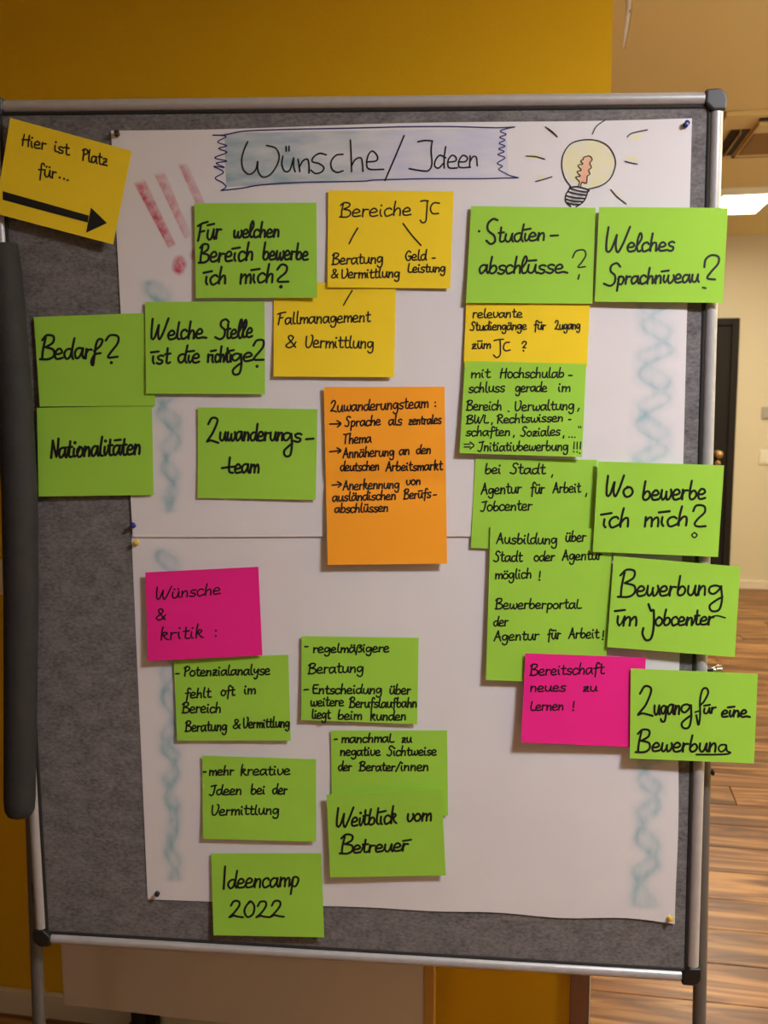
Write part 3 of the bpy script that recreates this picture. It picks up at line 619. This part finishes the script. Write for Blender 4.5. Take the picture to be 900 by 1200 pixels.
# blue chalk twists down both sides
def segd(p, a, b):
    ax, ay = b[0]-a[0], b[1]-a[1]; t = ((p[0]-a[0])*ax+(p[1]-a[1])*ay)/max(1e-9, ax*ax+ay*ay); t = min(1, max(0, t))
    return math.hypot(p[0]-a[0]-ax*t, p[1]-a[1]-ay*t)
def twist(sheet, parent, xc0, xc1, y0, y1, period, amp, phase=0.0, d=1.0, cell=2.0, lines=True, taper=.0):
    """one rubbed chalk helix: two bands that wind round each other between y0 and y1"""
    W_ = amp+11; nx = int(2*W_/cell); ny = int((y1-y0+12)/cell)
    ph = lambda y: phase + 2*math.pi*(y-y0)/period + .9*noise.noise(Vector((y*.02, phase, 1)))
    cxf = lambda y: xc0+(xc1-xc0)*(y-y0)/(y1-y0)
    def dn(a, b):
        y = y0-6+b*(y1-y0+12); x = cxf(y)+(a-.5)*2*W_; am = amp*(1-taper*max(0, (y-y0)/(y1-y0)))*(1+.25*noise.noise(Vector((y*.03, 5, phase))))
        s1, s2 = am*math.sin(ph(y)), am*math.sin(ph(y)+2.2); u = x-cxf(y)
        lo, hi = min(s1, s2), max(s1, s2); ins_ = .42*max(0, min(1, (u-lo+5)/5, (hi+5-u)/5))
        sl = abs(am*math.cos(ph(y))*2*math.pi/period); sl2 = abs(am*math.cos(ph(y)+2.2)*2*math.pi/period)
        d1 = abs(u-s1)/math.sqrt(1+sl*sl); d2 = abs(u-s2)/math.sqrt(1+sl2*sl2)
        v = ins_ + .45*math.exp(-(d1/6.2)**2) + .36*math.exp(-(d2/7)**2)
        if lines: v += .38*math.exp(-(d1/1.3)**2)*(.5+.5*noise.noise(Vector((y*.05, 2, 2))))
        v *= .8+.5*noise.noise(Vector((x*.06, y*.05, phase)))
        end = min(1, (y-y0+5)/5, (y1+5-y)/5); sd = min(1, (W_-abs(u))/4)
        return max(0, min(1, v*d))*max(0, end)*max(0, sd)
    xa, xb = cxf(y0-6), cxf(y1+6)
    patch(sheet, [(xa-W_, y0-6), (xa+W_, y0-6), (xb+W_, y1+6), (xb-W_, y1+6)], dn, M['cblue'], 'chalk_twist', parent, nx, ny, (0, 0))
twist(p1, e1, 183, 185, 331, 353, 60, 13, 3.6, 1.1)
twist(p1, e1, 197, 200, 462, 598, 62, 14, 2.2, .95, taper=.5)
twist(p2, e2, 195, 198, 646, 672, 60, 11, 3.6, .9)
twist(p2, e2, 198, 203, 774, 1030, 62, 11, .4, 1.15, taper=.45)
twist(p1, e1, 771, 762, 356, 542, 58, 19, 2.0, .85)
twist(p2, e2, 763, 755, 876, 1062, 64, 14, .5, 1.0, lines=False)
# --- moderation cards
gcard = 'handwritten moderation cards pinned on the board'
L1, L2, L3, L4, L5 = .0036, .0052, .0070, .0088, .0105
def K(nm, *a, **k): return card(nm, *a, group=gcard, **k)
A, Bq = c1(12, 465, 390, 572, 400, 537, 470, 605, 378, 648, 386, 603, 12, 503), None
K('note_card', 'yellow', [(12, 138), (154.5, 177), (132.5, 286.5), (-6, 250)],
  [[('Hier', 25.5, 170.5, 54, 175.5, 8.2), ('ist', 63.5, 177.5, 81, 182, 8), ('Platz', 96, 187.5, 126, 194.5, 8)],
   [('fūr'.replace('ū', 'ü'), 45, 206, 66, 209, 8.5), ('stroke', [(70, 208)]), ('stroke', [(75, 209.5)]), ('stroke', [(79.5, 211)])],
   [('poly', A[:2]+[A[5], A[6]]), ('poly', [A[2], A[3], A[4]])]],
  'yellow card with a thick black arrow, tilted on the top left corner of the board', .0130, (.0015, .0, .004, .004), 1.9)
K('note_card', 'green', [(39.5, 371.5), (180, 366.5), (182, 475.5), (46.7, 476.5)],
  [[('B', 47, 421, 64, 421, 14, 2.9), ('edar', 64, 420.3, 107, 420, 11.5, 2.8), ('ƒ', 105, 420, 117, 420, 10.5, 2.8)], [('stroke', [(124, 399), (129, 393), (138, 394), (138, 402), (129, 414), (127, 419), (138, 418)], 2.7), ('stroke', [(130.5, 425)], 2.8)]],
  'green card reading Bedarf, at the left beside the charcoal roll', L1, (.001, 0, .001, .004), 2.8)
K('note_card', 'green', [(43.2, 477.9), (178, 475), (180, 580), (45.3, 581.9)],
  [[('Nationalitāten', 59, 536.5, 165, 532, 11.2)]], 'green card reading Nationalitäten, below the Bedarf card', L2, (.0, 0, .003, .004), 2.9)
K('note_card', 'green', [(169.9, 353.9), (309.9, 353.3), (310.7, 461.9), (171.2, 461.3)],
  [[('W', 175.5, 398.5, 195, 398, 13.5), ('elcɦɘ'.replace('ɦ', 'h'), 197, 397.5, 241, 396, 10)], [('S', 252, 397.5, 266, 397.5, 11), ('teɩɩe', 264, 397, 296, 395, 10)],
   [('īst', 178, 426, 199, 425.5, 10), ('dīe', 208.5, 425, 234, 424.5, 9.5), ('rīchtī', 243, 424.5, 272, 424, 9.5), ('ɡe', 271, 423.5, 296, 422.5, 9.5)], [('stroke', [(297, 405), (301, 399), (308.5, 399), (308, 407), (299, 418), (298, 421.5), (309, 421.5)], 2.7), ('stroke', [(301.3, 429.3)], 2.8)]],
  'green card asking Welche Stelle ist die richtige, right of the Bedarf card', L2, (.001, .001, .004, .004), 2.7)
K('note_card', 'green', [(227.8, 238.3), (370.8, 237.5), (371.7, 349), (229.5, 349.3)],
  [[('Fūr', 230.5, 282.5, 259, 279, 11), ('weɩchen', 273.5, 278.5, 327.5, 277.3, 9)], [('Bereīch', 233, 307.5, 297, 305, 10.5), ('bewerbe', 308, 304.5, 361, 304.5, 10)],
   [('īch', 240, 334, 265.5, 332, 10), ('mīch', 281, 332, 321, 330.5, 11)], [('stroke', [(325, 316), (330, 310), (336, 312), (335, 319), (327, 326), (326, 330), (338, 330)], 2.7), ('stroke', [(329.2, 336)], 3.2)]],
  'green card asking Für welchen Bereich bewerbe ich mich, beside the pink exclamation marks', L3, (.0, 0, .004, .001), 2.7)
K('note_card', 'yellow', [(321, 331), (464.2, 331), (461.8, 442), (320.6, 441.3)],
  [[('stroke', [(412.7, 340.5), (407.5, 349), (402.6, 357.6)], 1.7)], [('Fallmanagement', 325, 380, 434, 376.8, 8)], [('&', 334, 407.5, 347.5, 407, 9), ('Vermittlung', 357.8, 407, 438, 408, 8.3)]],
  'yellow card reading Fallmanagement & Vermittlung, above the orange card', L1, (.0, 0, .006, .006), 1.8)
K('note_card', 'yellow', [(384.7, 223), (531.9, 224.2), (527.5, 338), (383.6, 336.8)],
  [[('Bereiche', 398, 254.2, 482, 252.3, 9)], [('stroke', [(493, 236), (497, 235), (502, 235.5)]), ('stroke', [(501, 235.5), (500, 250), (499, 259), (495, 261), (492.5, 258)]), ('stroke', [(515, 238), (508, 238), (504.5, 244), (507, 250), (514, 250)])],
   [('stroke', [(419.3, 267.2), (414, 276), (409.2, 285.4)])], [('stroke', [(472.4, 262), (483, 276), (493.4, 287.5)])],
   [('Beratung', 389, 310, 449, 308, 7.2), ('Geld', 475.2, 305.5, 500, 304.5, 6.6), ('stroke', [(506.5, 302.5), (510, 302.3)])],
   [('&', 387.6, 325.9, 396.4, 325.5, 6.6), ('Vermittlung', 400, 326, 468.5, 325, 6.6), ('Leistung', 478, 319.2, 522, 318.5, 6.3)]],
  'yellow card headed Bereiche JC with two branch lines, under the title banner', L2, (.0, 0, .002, .001), 1.8)
K('note_card', 'green', [(232, 477.3), (372, 479.5), (370, 585.9), (231.5, 583.5)],
  [[('Z', 241, 518.5, 256, 518.5, 14), ('uwanderun', 257, 516.5, 332, 516.5, 10), ('ɡs', 331, 517, 353, 518, 10), ('stroke', [(358.7, 514.7), (367.5, 514)])],
   [('stroke', [(269.5, 536), (268.5, 546), (269, 553), (273, 554)]), ('stroke', [(260, 548.5), (268, 547.5), (277, 546.5)]), ('eam', 275, 554.5, 303.5, 554, 9.8)]],
  'green card reading Zuwanderungs-team, left of the orange card', L2, (.001, .001, .003, .002), 2.7)
K('note_card', 'orange', [(379.4, 453.6), (521, 453.2), (524, 660.6), (384, 662)],
  [[('Zuwanderungsteam', 387, 482.8, 502, 477.5, 7.4), ('stroke', [(510, 471.5)], 1.6), ('stroke', [(510.3, 476)], 1.6)],
   [('stroke', [(386.5, 497), (392, 496.8), (399, 496.6)]), ('stroke', [(395, 493), (399.5, 496.4), (395.5, 500.5)]), ('Sprache', 404, 500.2, 446, 498, 6.6), ('als', 455.6, 498.3, 471, 498, 6.6), ('3entrales', 479, 497.6, 517, 496.3, 6.1)],
   [('Thema', 402, 520, 435, 518.4, 6.8)],
   [('stroke', [(386.5, 529.5), (392, 528.8), (399, 528)]), ('stroke', [(395, 524.8), (399.5, 527.8), (396, 531)]), ('Annäherung', 402, 536.5, 462, 534, 6.6), ('an', 468, 533, 480, 532.5, 6.4), ('den', 488, 532, 505, 531.5, 6.4)],
   [('deutschen', 399, 552, 444.4, 551, 6.3), ('Arbeitsmarkt', 452.4, 552, 518.5, 550.5, 6.4)],
   [('stroke', [(389, 568.5), (394, 568), (399.5, 567.5)]), ('stroke', [(395.5, 564.5), (400, 567.4), (396.5, 571)]), ('Anerkennung', 402, 574.2, 468, 572, 6.5), ('von', 476, 568.4, 493, 568, 6)],
   [('ausländischen', 389.6, 587.5, 464, 585, 6.2), ('Berūfs', 473, 584.8, 505, 582.8, 6.3), ('stroke', [(508, 580.2), (511.5, 579.8)])],
   [('abschlüssen', 392.4, 600.8, 455, 599.3, 6.2)]],
  'tall orange card listing the Zuwanderungsteam points, in the middle of the board', L2, (.004, .0, .009, .009), 1.8, crease=(.54, .0034))
K('note_card', 'yellow', [(546.5, 353), (691.5, 353), (688, 430), (543.2, 430)],
  [[('relevante', 554, 372.5, 612, 371.8, 6.2)], [('Studiengänge', 551, 387.4, 617, 386, 6), ('für', 626, 386, 639.5, 386, 6), ('Zugang', 650, 386.2, 680, 385.5, 6)],
   [('zūm', 552.7, 408.7, 575, 408, 6.2), ('stroke', [(579, 399), (584, 398), (590, 397.5)]), ('stroke', [(586, 398), (586.5, 408), (586, 416), (582, 419), (578.5, 416)]), ('stroke', [(597, 401), (592, 402), (590, 408), (593, 411), (598, 410)]), ('?', 611.4, 411, 617, 411, 5.8)]],
  'yellow card asking about relevante Studiengänge, under the Studienabschlüsse card', L2, (.001, .001, .001, .001), 1.7)
K('note_card', 'green', [(552, 241.5), (698, 243.5), (694.2, 355.9), (546, 354.8)],
  [[('stroke', [(561.5, 271)], 2.2), ('stroke', [(583, 258), (578, 256.5), (572, 262), (572, 270), (579, 276), (580, 283), (575, 286), (570, 282)], 2.7), ('tudīen', 583, 283.5, 639, 281.8, 9.6), ('stroke', [(645, 276.3), (654, 275.8)])],
   [('absch', 561.5, 320.5, 611, 320.3, 10), ('ɩūssɘ', 610, 320.2, 664, 319.8, 9.6)], [('stroke', [(671, 302), (675, 294.5), (684, 293), (686.5, 299), (682, 307), (677.5, 313), (686, 312.5)], 1.8), ('stroke', [(679, 322), (677.5, 327)], 2)]],
  'green card asking Studienabschlüsse, directly under the drawn light bulb', L3, (.0, 0, .002, .004), 2.5)
K('note_card', 'green', [(702.1, 242.5), (853.2, 243.7), (847.1, 354.9), (696.9, 353.5)],
  [[('W', 708, 295.5, 735, 295, 15), ('eɩches', 735, 294.8, 790, 293.5, 10)], [('S', 707.5, 335, 724, 334.5, 12.5), ('prachnīveau', 723, 333, 819, 330.5, 9.4)],
   [('stroke', [(825.5, 313), (827, 304), (834, 299), (842, 301), (841.5, 309), (833, 319), (829, 326), (838, 327.5)], 2.6), ('stroke', [(823.5, 337), (827, 337.6)], 2.2)]],
  'green card asking Welches Sprachniveau, at the top right over the frame', L4+.004, (.0, .002, .004, .0), 2.6)
K('note_card', 'green', [(545, 423), (687, 426.4), (682, 535.6), (538.4, 531)],
  [[('mit', 552, 442.6, 574.4, 442.3, 6.6), ('Hochschulab', 586, 442.8, 661, 442.3, 6.8), ('stroke', [(666.5, 440), (670.5, 440)])], [('schluss', 549.4, 459.8, 591.5, 459, 6.6), ('gerade', 604, 459, 641, 458.7, 6.4), ('im', 654, 458.8, 668.4, 458.6, 6.4)],
   [('Bereich', 546.5, 480.8, 588, 480.4, 6.8), ('stroke', [(596, 482)]), ('Verwaltung', 603, 481.3, 673, 480, 6.6), ('stroke', [(678.6, 478.5), (677, 482)])],
   [('BWL', 546.4, 496.4, 572.6, 495.6, 5.8), (',', 575.5, 496.5, 578, 496.5, 6), ('Rechtswissen', 582, 496, 660, 493.6, 6), ('stroke', [(666.4, 491.7), (669, 491.6)])],
   [('schaften', 546.4, 510.8, 598, 510.3, 6.2), (',', 601, 511, 604, 511, 6), ('Soziales', 610, 511.5, 656.4, 510, 6.2), (',', 659.5, 512, 662, 512, 6), ('stroke', [(667, 512.2)], 1.4), ('stroke', [(670.3, 512.3)], 1.4), ('stroke', [(673.8, 512.4)], 1.4), ('stroke', [(678, 499.5), (678.6, 501.5)], 1.3), ('stroke', [(680.5, 499.5), (680.8, 501.5)], 1.3)],
   [('stroke', [(544, 520.5), (551, 520.5)], 1.4), ('stroke', [(544, 523.8), (551, 523.8)], 1.4), ('stroke', [(551, 518), (555.5, 522), (551, 526)], 1.5), ('Initiativbewerbung'.replace('I', 'J'), 560, 528.4, 666, 527.8, 6.4),
    ('stroke', [(673, 518), (672.6, 526)], 1.5), ('stroke', [(676.5, 518), (676.4, 526)], 1.5), ('stroke', [(680.5, 518), (680, 526)], 1.5), ('stroke', [(672.5, 529.3)], 1.4), ('stroke', [(676.4, 529.5)], 1.4), ('stroke', [(679.5, 531)], 1.4)]],
  'green card about Hochschulabschluss and Initiativbewerbung, densely written, below the relevante Studiengänge card', L4, (.001, .0, .005, .005), 1.75)
K('note_card', 'green', [(557, 537), (700, 538.9), (694, 648), (551.7, 642)],
  [[('bei', 568.4, 555, 587, 554.7, 7), ('Stadt', 598, 555.3, 638.8, 555, 7), (',', 646, 557.5, 649, 557.5, 7)], [('Agentur', 564, 579, 611, 577.8, 7.2), ('für', 622, 578.3, 638, 578, 7.4), ('Arbeit', 648, 577.5, 680.4, 577, 7), (',', 686, 580, 689, 580, 7)],
   [('Jobcenter', 563, 599, 623.5, 597.5, 6.8)]],
  'green card reading bei Stadt, Agentur für Arbeit, Jobcenter, left of Wo bewerbe ich mich', L1, (.001, .0, .0, .001), 1.8)
K('note_card', 'green', [(574.8, 616), (718.5, 620), (709, 802), (569.4, 797)],
  [[('Ausbildung', 582, 636.7, 653, 637.5, 7), ('über', 662.7, 634.6, 686.5, 634.2, 7)], [('Stadt', 578.5, 658, 612, 657.8, 7), ('oder', 626, 657.5, 650, 657, 6.6), ('Agentur', 659, 656.6, 705.6, 655.6, 6.8)],
   [('möglich', 580.3, 678.4, 623, 677.4, 6.6), ('!', 630, 680, 635, 680, 6.6)], [('BewerberportaL', 580.3, 713.6, 681.4, 712.8, 6.6)], [('der', 578.4, 733.8, 595.5, 733.2, 6.6)],
   [('Agentur', 579, 751, 631.7, 749.5, 6.8), ('für', 641.4, 748.9, 657, 748.6, 7), ('Arbeit', 666.7, 748, 701.7, 747.6, 6.8), ('!', 704.5, 750, 709, 750, 6.4)]],
  'tall green card about Ausbildung and Bewerberportal, above the right pink card', .0082, (.0, .0, .001, .003), 1.8)
K('note_card', 'green', [(700.7, 540.7), (848.6, 545.3), (841.5, 652.7), (694.7, 646.6)],
  [[('W', 709, 582.3, 729, 582, 12.5), ('o', 730, 582, 741.5, 582, 11.5), ('bewerbe', 752.5, 585.8, 827, 585, 11.2)], [('īch', 706, 618, 738.2, 616.8, 11.2), ('mīch', 754.4, 616.8, 806.7, 616, 11.2)],
   [('stroke', [(812.5, 599), (816, 592.5), (825, 593), (826, 600), (818, 608), (814, 614), (818, 617), (827, 616.5)], 2.6), ('stroke', [(813.8, 624), (817, 627), (813.8, 630), (810.8, 627), (813.8, 624)], 1.6)]],
  'green card asking Wo bewerbe ich mich, in front of the dark door', .0125, (.0, .003, .004, .001), 2.7)
K('note_card', 'green', [(719.2, 651.4), (867.7, 664.2), (861, 770), (711.4, 758.3)],
  [[('B', 724, 699.2, 745, 699, 15.5), ('ewerbun', 746, 698.3, 828, 697.5, 11), ('ɡ', 829, 697.5, 847, 697.5, 11)], [('īm', 722, 733.5, 746.4, 733, 11.5), ('stroke', [(760, 708), (763, 716), (766, 715), (766, 735), (763, 748), (757, 750), (753, 743), (754, 736)], 2.8), ('obcenter', 768, 733, 836, 732.2, 9.4), ('stroke', [(831, 724), (840, 721.5), (850, 724)], 1.8)]],
  'green card reading Bewerbung im Jobcenter, overhanging the right edge of the board', .0125, (.0, .003, .005, .002), 2.6)
K('note_card', 'pink', [(615.8, 765.5), (757, 770.7), (751, 876), (610.7, 869.9)],
  [[('Bereitschaft', 621, 791.3, 707.8, 789.3, 7.2)], [('neues', 621.3, 810.3, 663, 810, 6.4), ('zu', 683, 810.3, 700, 810, 6)], [('Lernen', 621.7, 832.7, 660.6, 832.2, 6.6), ('!', 670, 833, 674, 833, 6.6)]],
  'pink card reading Bereitschaft neues zu Lernen, at the lower right', .0142, (.001, .0, .001, .005), 1.7)
K('note_card', 'green', [(739.2, 783.4), (888, 789.6), (883.5, 894.7), (738.1, 888.8)],
  [[('Z', 746, 839.8, 765, 839.5, 16.5), ('ugan', 766, 837.5, 797, 837, 11), ('ɡ', 797, 836, 811, 836, 11), ('stroke', [(820, 827), (825, 822), (830, 812), (828, 806.5), (823.5, 808), (820.5, 820), (820.5, 838), (818.5, 849.5), (816, 838)], 2.4), ('stroke', [(814.5, 834.5), (820, 833)], 2), ('ūr', 824, 836.5, 838.7, 835, 6.5, 2.4), ('eīnɘ', 845.6, 840, 878, 840, 7.6)],
   [('B', 745, 881.3, 762, 881.3, 12.5), ('ewerbung'[:7], 764, 880.8, 840, 880.6, 10), ('stroke', [(851, 873), (845, 873), (842, 877), (845, 881), (850, 878), (851, 873), (852, 880), (856, 882), (848, 884), (816, 884.3)], 2.2)]],
  'green card reading Zugang für eine Bewerbung, overhanging right below the other cards', .0175, (.0, .002, .004, .003), 2.6)
K('note_card', 'pink', [(170.2, 670.8), (302.8, 664.2), (307.5, 768), (173.3, 774.7)],
  [[('W', 182, 702.5, 200, 701.5, 9), ('ünsche', 201, 701, 258.5, 696, 8)], [('&', 182, 726.4, 194.5, 726, 8)], [('kritik', 188, 750.3, 238.7, 747, 9), ('stroke', [(253, 739)], 1.6), ('stroke', [(253, 745.3)], 1.6)]],
  'pink card headed Wünsche & kritik, at the left of the lower sheet', L3, (.002, .0, .003, .005), 1.7)
K('note_card', 'green', [(203.5, 772), (337.8, 767.3), (340.6, 868), (207.6, 868)],
  [[('stroke', [(206, 789.7), (210, 789.3)]), ('Potenzialanalyse', 215.3, 792.4, 316.4, 790.3, 6.6)], [('fehlt', 217, 818.3, 247, 817, 6.6), ('oft', 259, 815.5, 275, 815, 6.6), ('im', 286, 813.5, 299.5, 813, 6.6)], [('Bereich', 213.3, 835.3, 259, 835, 6.8)], [('Beratung', 217, 857.3, 266, 856, 6.8), ('&', 272.5, 854, 281.8, 853.7, 7), ('Vermittlung', 285, 853.2, 339.4, 852, 6.8)]],
  'green card about the Potenzialanalyse, tucked under the left pink card', L1, (.0, .001, .003, .003), 1.9)
K('note_card', 'green', [(353.4, 745.5), (490.7, 747.4), (489, 848.6), (353, 843.9)],
  [[('stroke', [(357.3, 757.8), (361, 757.6)]), ('regelmäßigere', 367, 764.8, 456, 763.8, 6.2)], [('Beratung', 361, 789.4, 426, 787.5, 7)], [('stroke', [(356.5, 808.3), (361.5, 808)]), ('Entscheidung', 366, 813, 447.5, 812.7, 6.4), ('über', 456.4, 813.5, 481.3, 813.3, 6.6)],
   [('weitere', 364, 827.3, 402.8, 827, 6.4), ('Berufslaufbahn', 409.4, 829, 488.5, 829, 6.4)], [('liegt', 365.5, 842, 387, 842, 6.4), ('beim', 396, 843, 424, 843, 6.4), ('Kunden', 434, 844, 476, 843.8, 6.2)]],
  'green card about regelmäßigere Beratung, at the centre of the lower sheet', L1, (.001, .0, .004, .004), 1.9)
K('note_card', 'green', [(237, 885.5), (370.4, 889.8), (370.4, 986.5), (237.8, 983)],
  [[('stroke', [(238.3, 904.7), (241.5, 904.5)]), ('mehr', 245, 908.6, 274, 908, 6.6), ('kreative', 282, 908.6, 340, 907.5, 6.8)], [('Jdeen', 245.5, 931.7, 283.3, 931, 6.6), ('bei', 294, 930.7, 310.7, 930.4, 6.6), ('der', 319.6, 930.6, 336.6, 930.4, 6.6)], [('Vermittlung', 247.7, 955.4, 327, 954, 6.8)]],
  'green card asking for mehr kreative Ideen, above the Ideencamp card', L1, (.001, .0, .004, .004), 1.9)
K('note_card', 'green', [(387.8, 856), (524, 856), (525, 955.6), (389, 958)],
  [[('stroke', [(391.8, 866.4), (395.3, 866.2)]), ('manchmaL', 400.3, 870.2, 461.8, 869.8, 6.2), ('zu', 470.7, 870.2, 482.4, 870, 6)], [('negative', 398.8, 885.5, 445.8, 885.2, 6.3), ('Sichtweise', 453.6, 885.5, 511.6, 885, 6.2)], [('der', 396.7, 903.3, 412, 903, 6.4), ('Berater', 421, 903.3, 463, 903.2, 6.2), ('/innen', 464, 903.2, 502.5, 903, 6.4)]],
  'green card about negative Sichtweise, above the Weitblick card', L1, (.001, .0, .002, .001), 1.9)
K('note_card', 'green', [(382.5, 931.4), (517.5, 925), (522.4, 1026), (387, 1028.4)],
  [[('W', 393, 969.3, 412, 968.5, 11.5), ('eitblīck', 412, 968, 465, 964.5, 9.6), ('vom', 476.7, 962.8, 505.5, 962, 9)], [('B', 398, 1000, 414, 999.5, 10.5), ('etreuer', 414, 999.3, 478, 997, 8.6), ('stroke', [(472, 985.5), (482, 984)], 2.2)]],
  'green card reading Weitblick vom Betreuer, curled at its upper right', L4, (.003, .0065, .003, .004), 2.5)
K('note_card', 'green', [(247.4, 1000), (376.4, 1000), (380, 1098.5), (250.2, 1096)],
  [[('I', 261.5, 1042, 264, 1042, 14, 2.6), ('deencamp', 267, 1041, 350, 1038.5, 10.6)], [('2022', 269, 1074.7, 332, 1074.7, 9.8)]],
  'green card reading Ideencamp 2022, lowest on the board', L2, (.0, .0, .006, .004), 2.4)

# --- push pins
def pin(px, py, m, off, label, tilt=(.2, .3)):
    p = P(px, py, off); ax = Vector((tilt[0], -1, tilt[1])).normalized()
    e = empty('push_pin', p, label, 'pin')
    MB().lathe(p, ax, [(0, .0042), (.001, .0046), (.002, .003), (.006, .0026), (.0075, .0042), (.0085, .0044), (.0092, .003)], 14).build('pin_head', m, e, True)
    MB().tube([p-ax*.006, p+ax*.0005], .0006, 6).build('needle', M['chrome'], e, True)
pin(137.5, 158, M['pred'], .0038, 'dark red push pin in the top left corner of the upper poster')
pin(803, 147, M['pblue'], .0038, 'blue push pin in the top right corner of the upper poster')
pin(156.5, 616, M['pblue'], .005, 'blue push pin at the lower left corner of the upper poster')
pin(160.5, 636, M['pyel'], .003, 'yellow push pin at the upper left corner of the lower poster')
pin(184.5, 1047, M['black'], .003, 'black push pin at the bottom left corner of the lower poster')
pin(784.5, 1075.5, M['pyel'], .0045, 'yellow push pin at the bottom right corner of the lower poster')
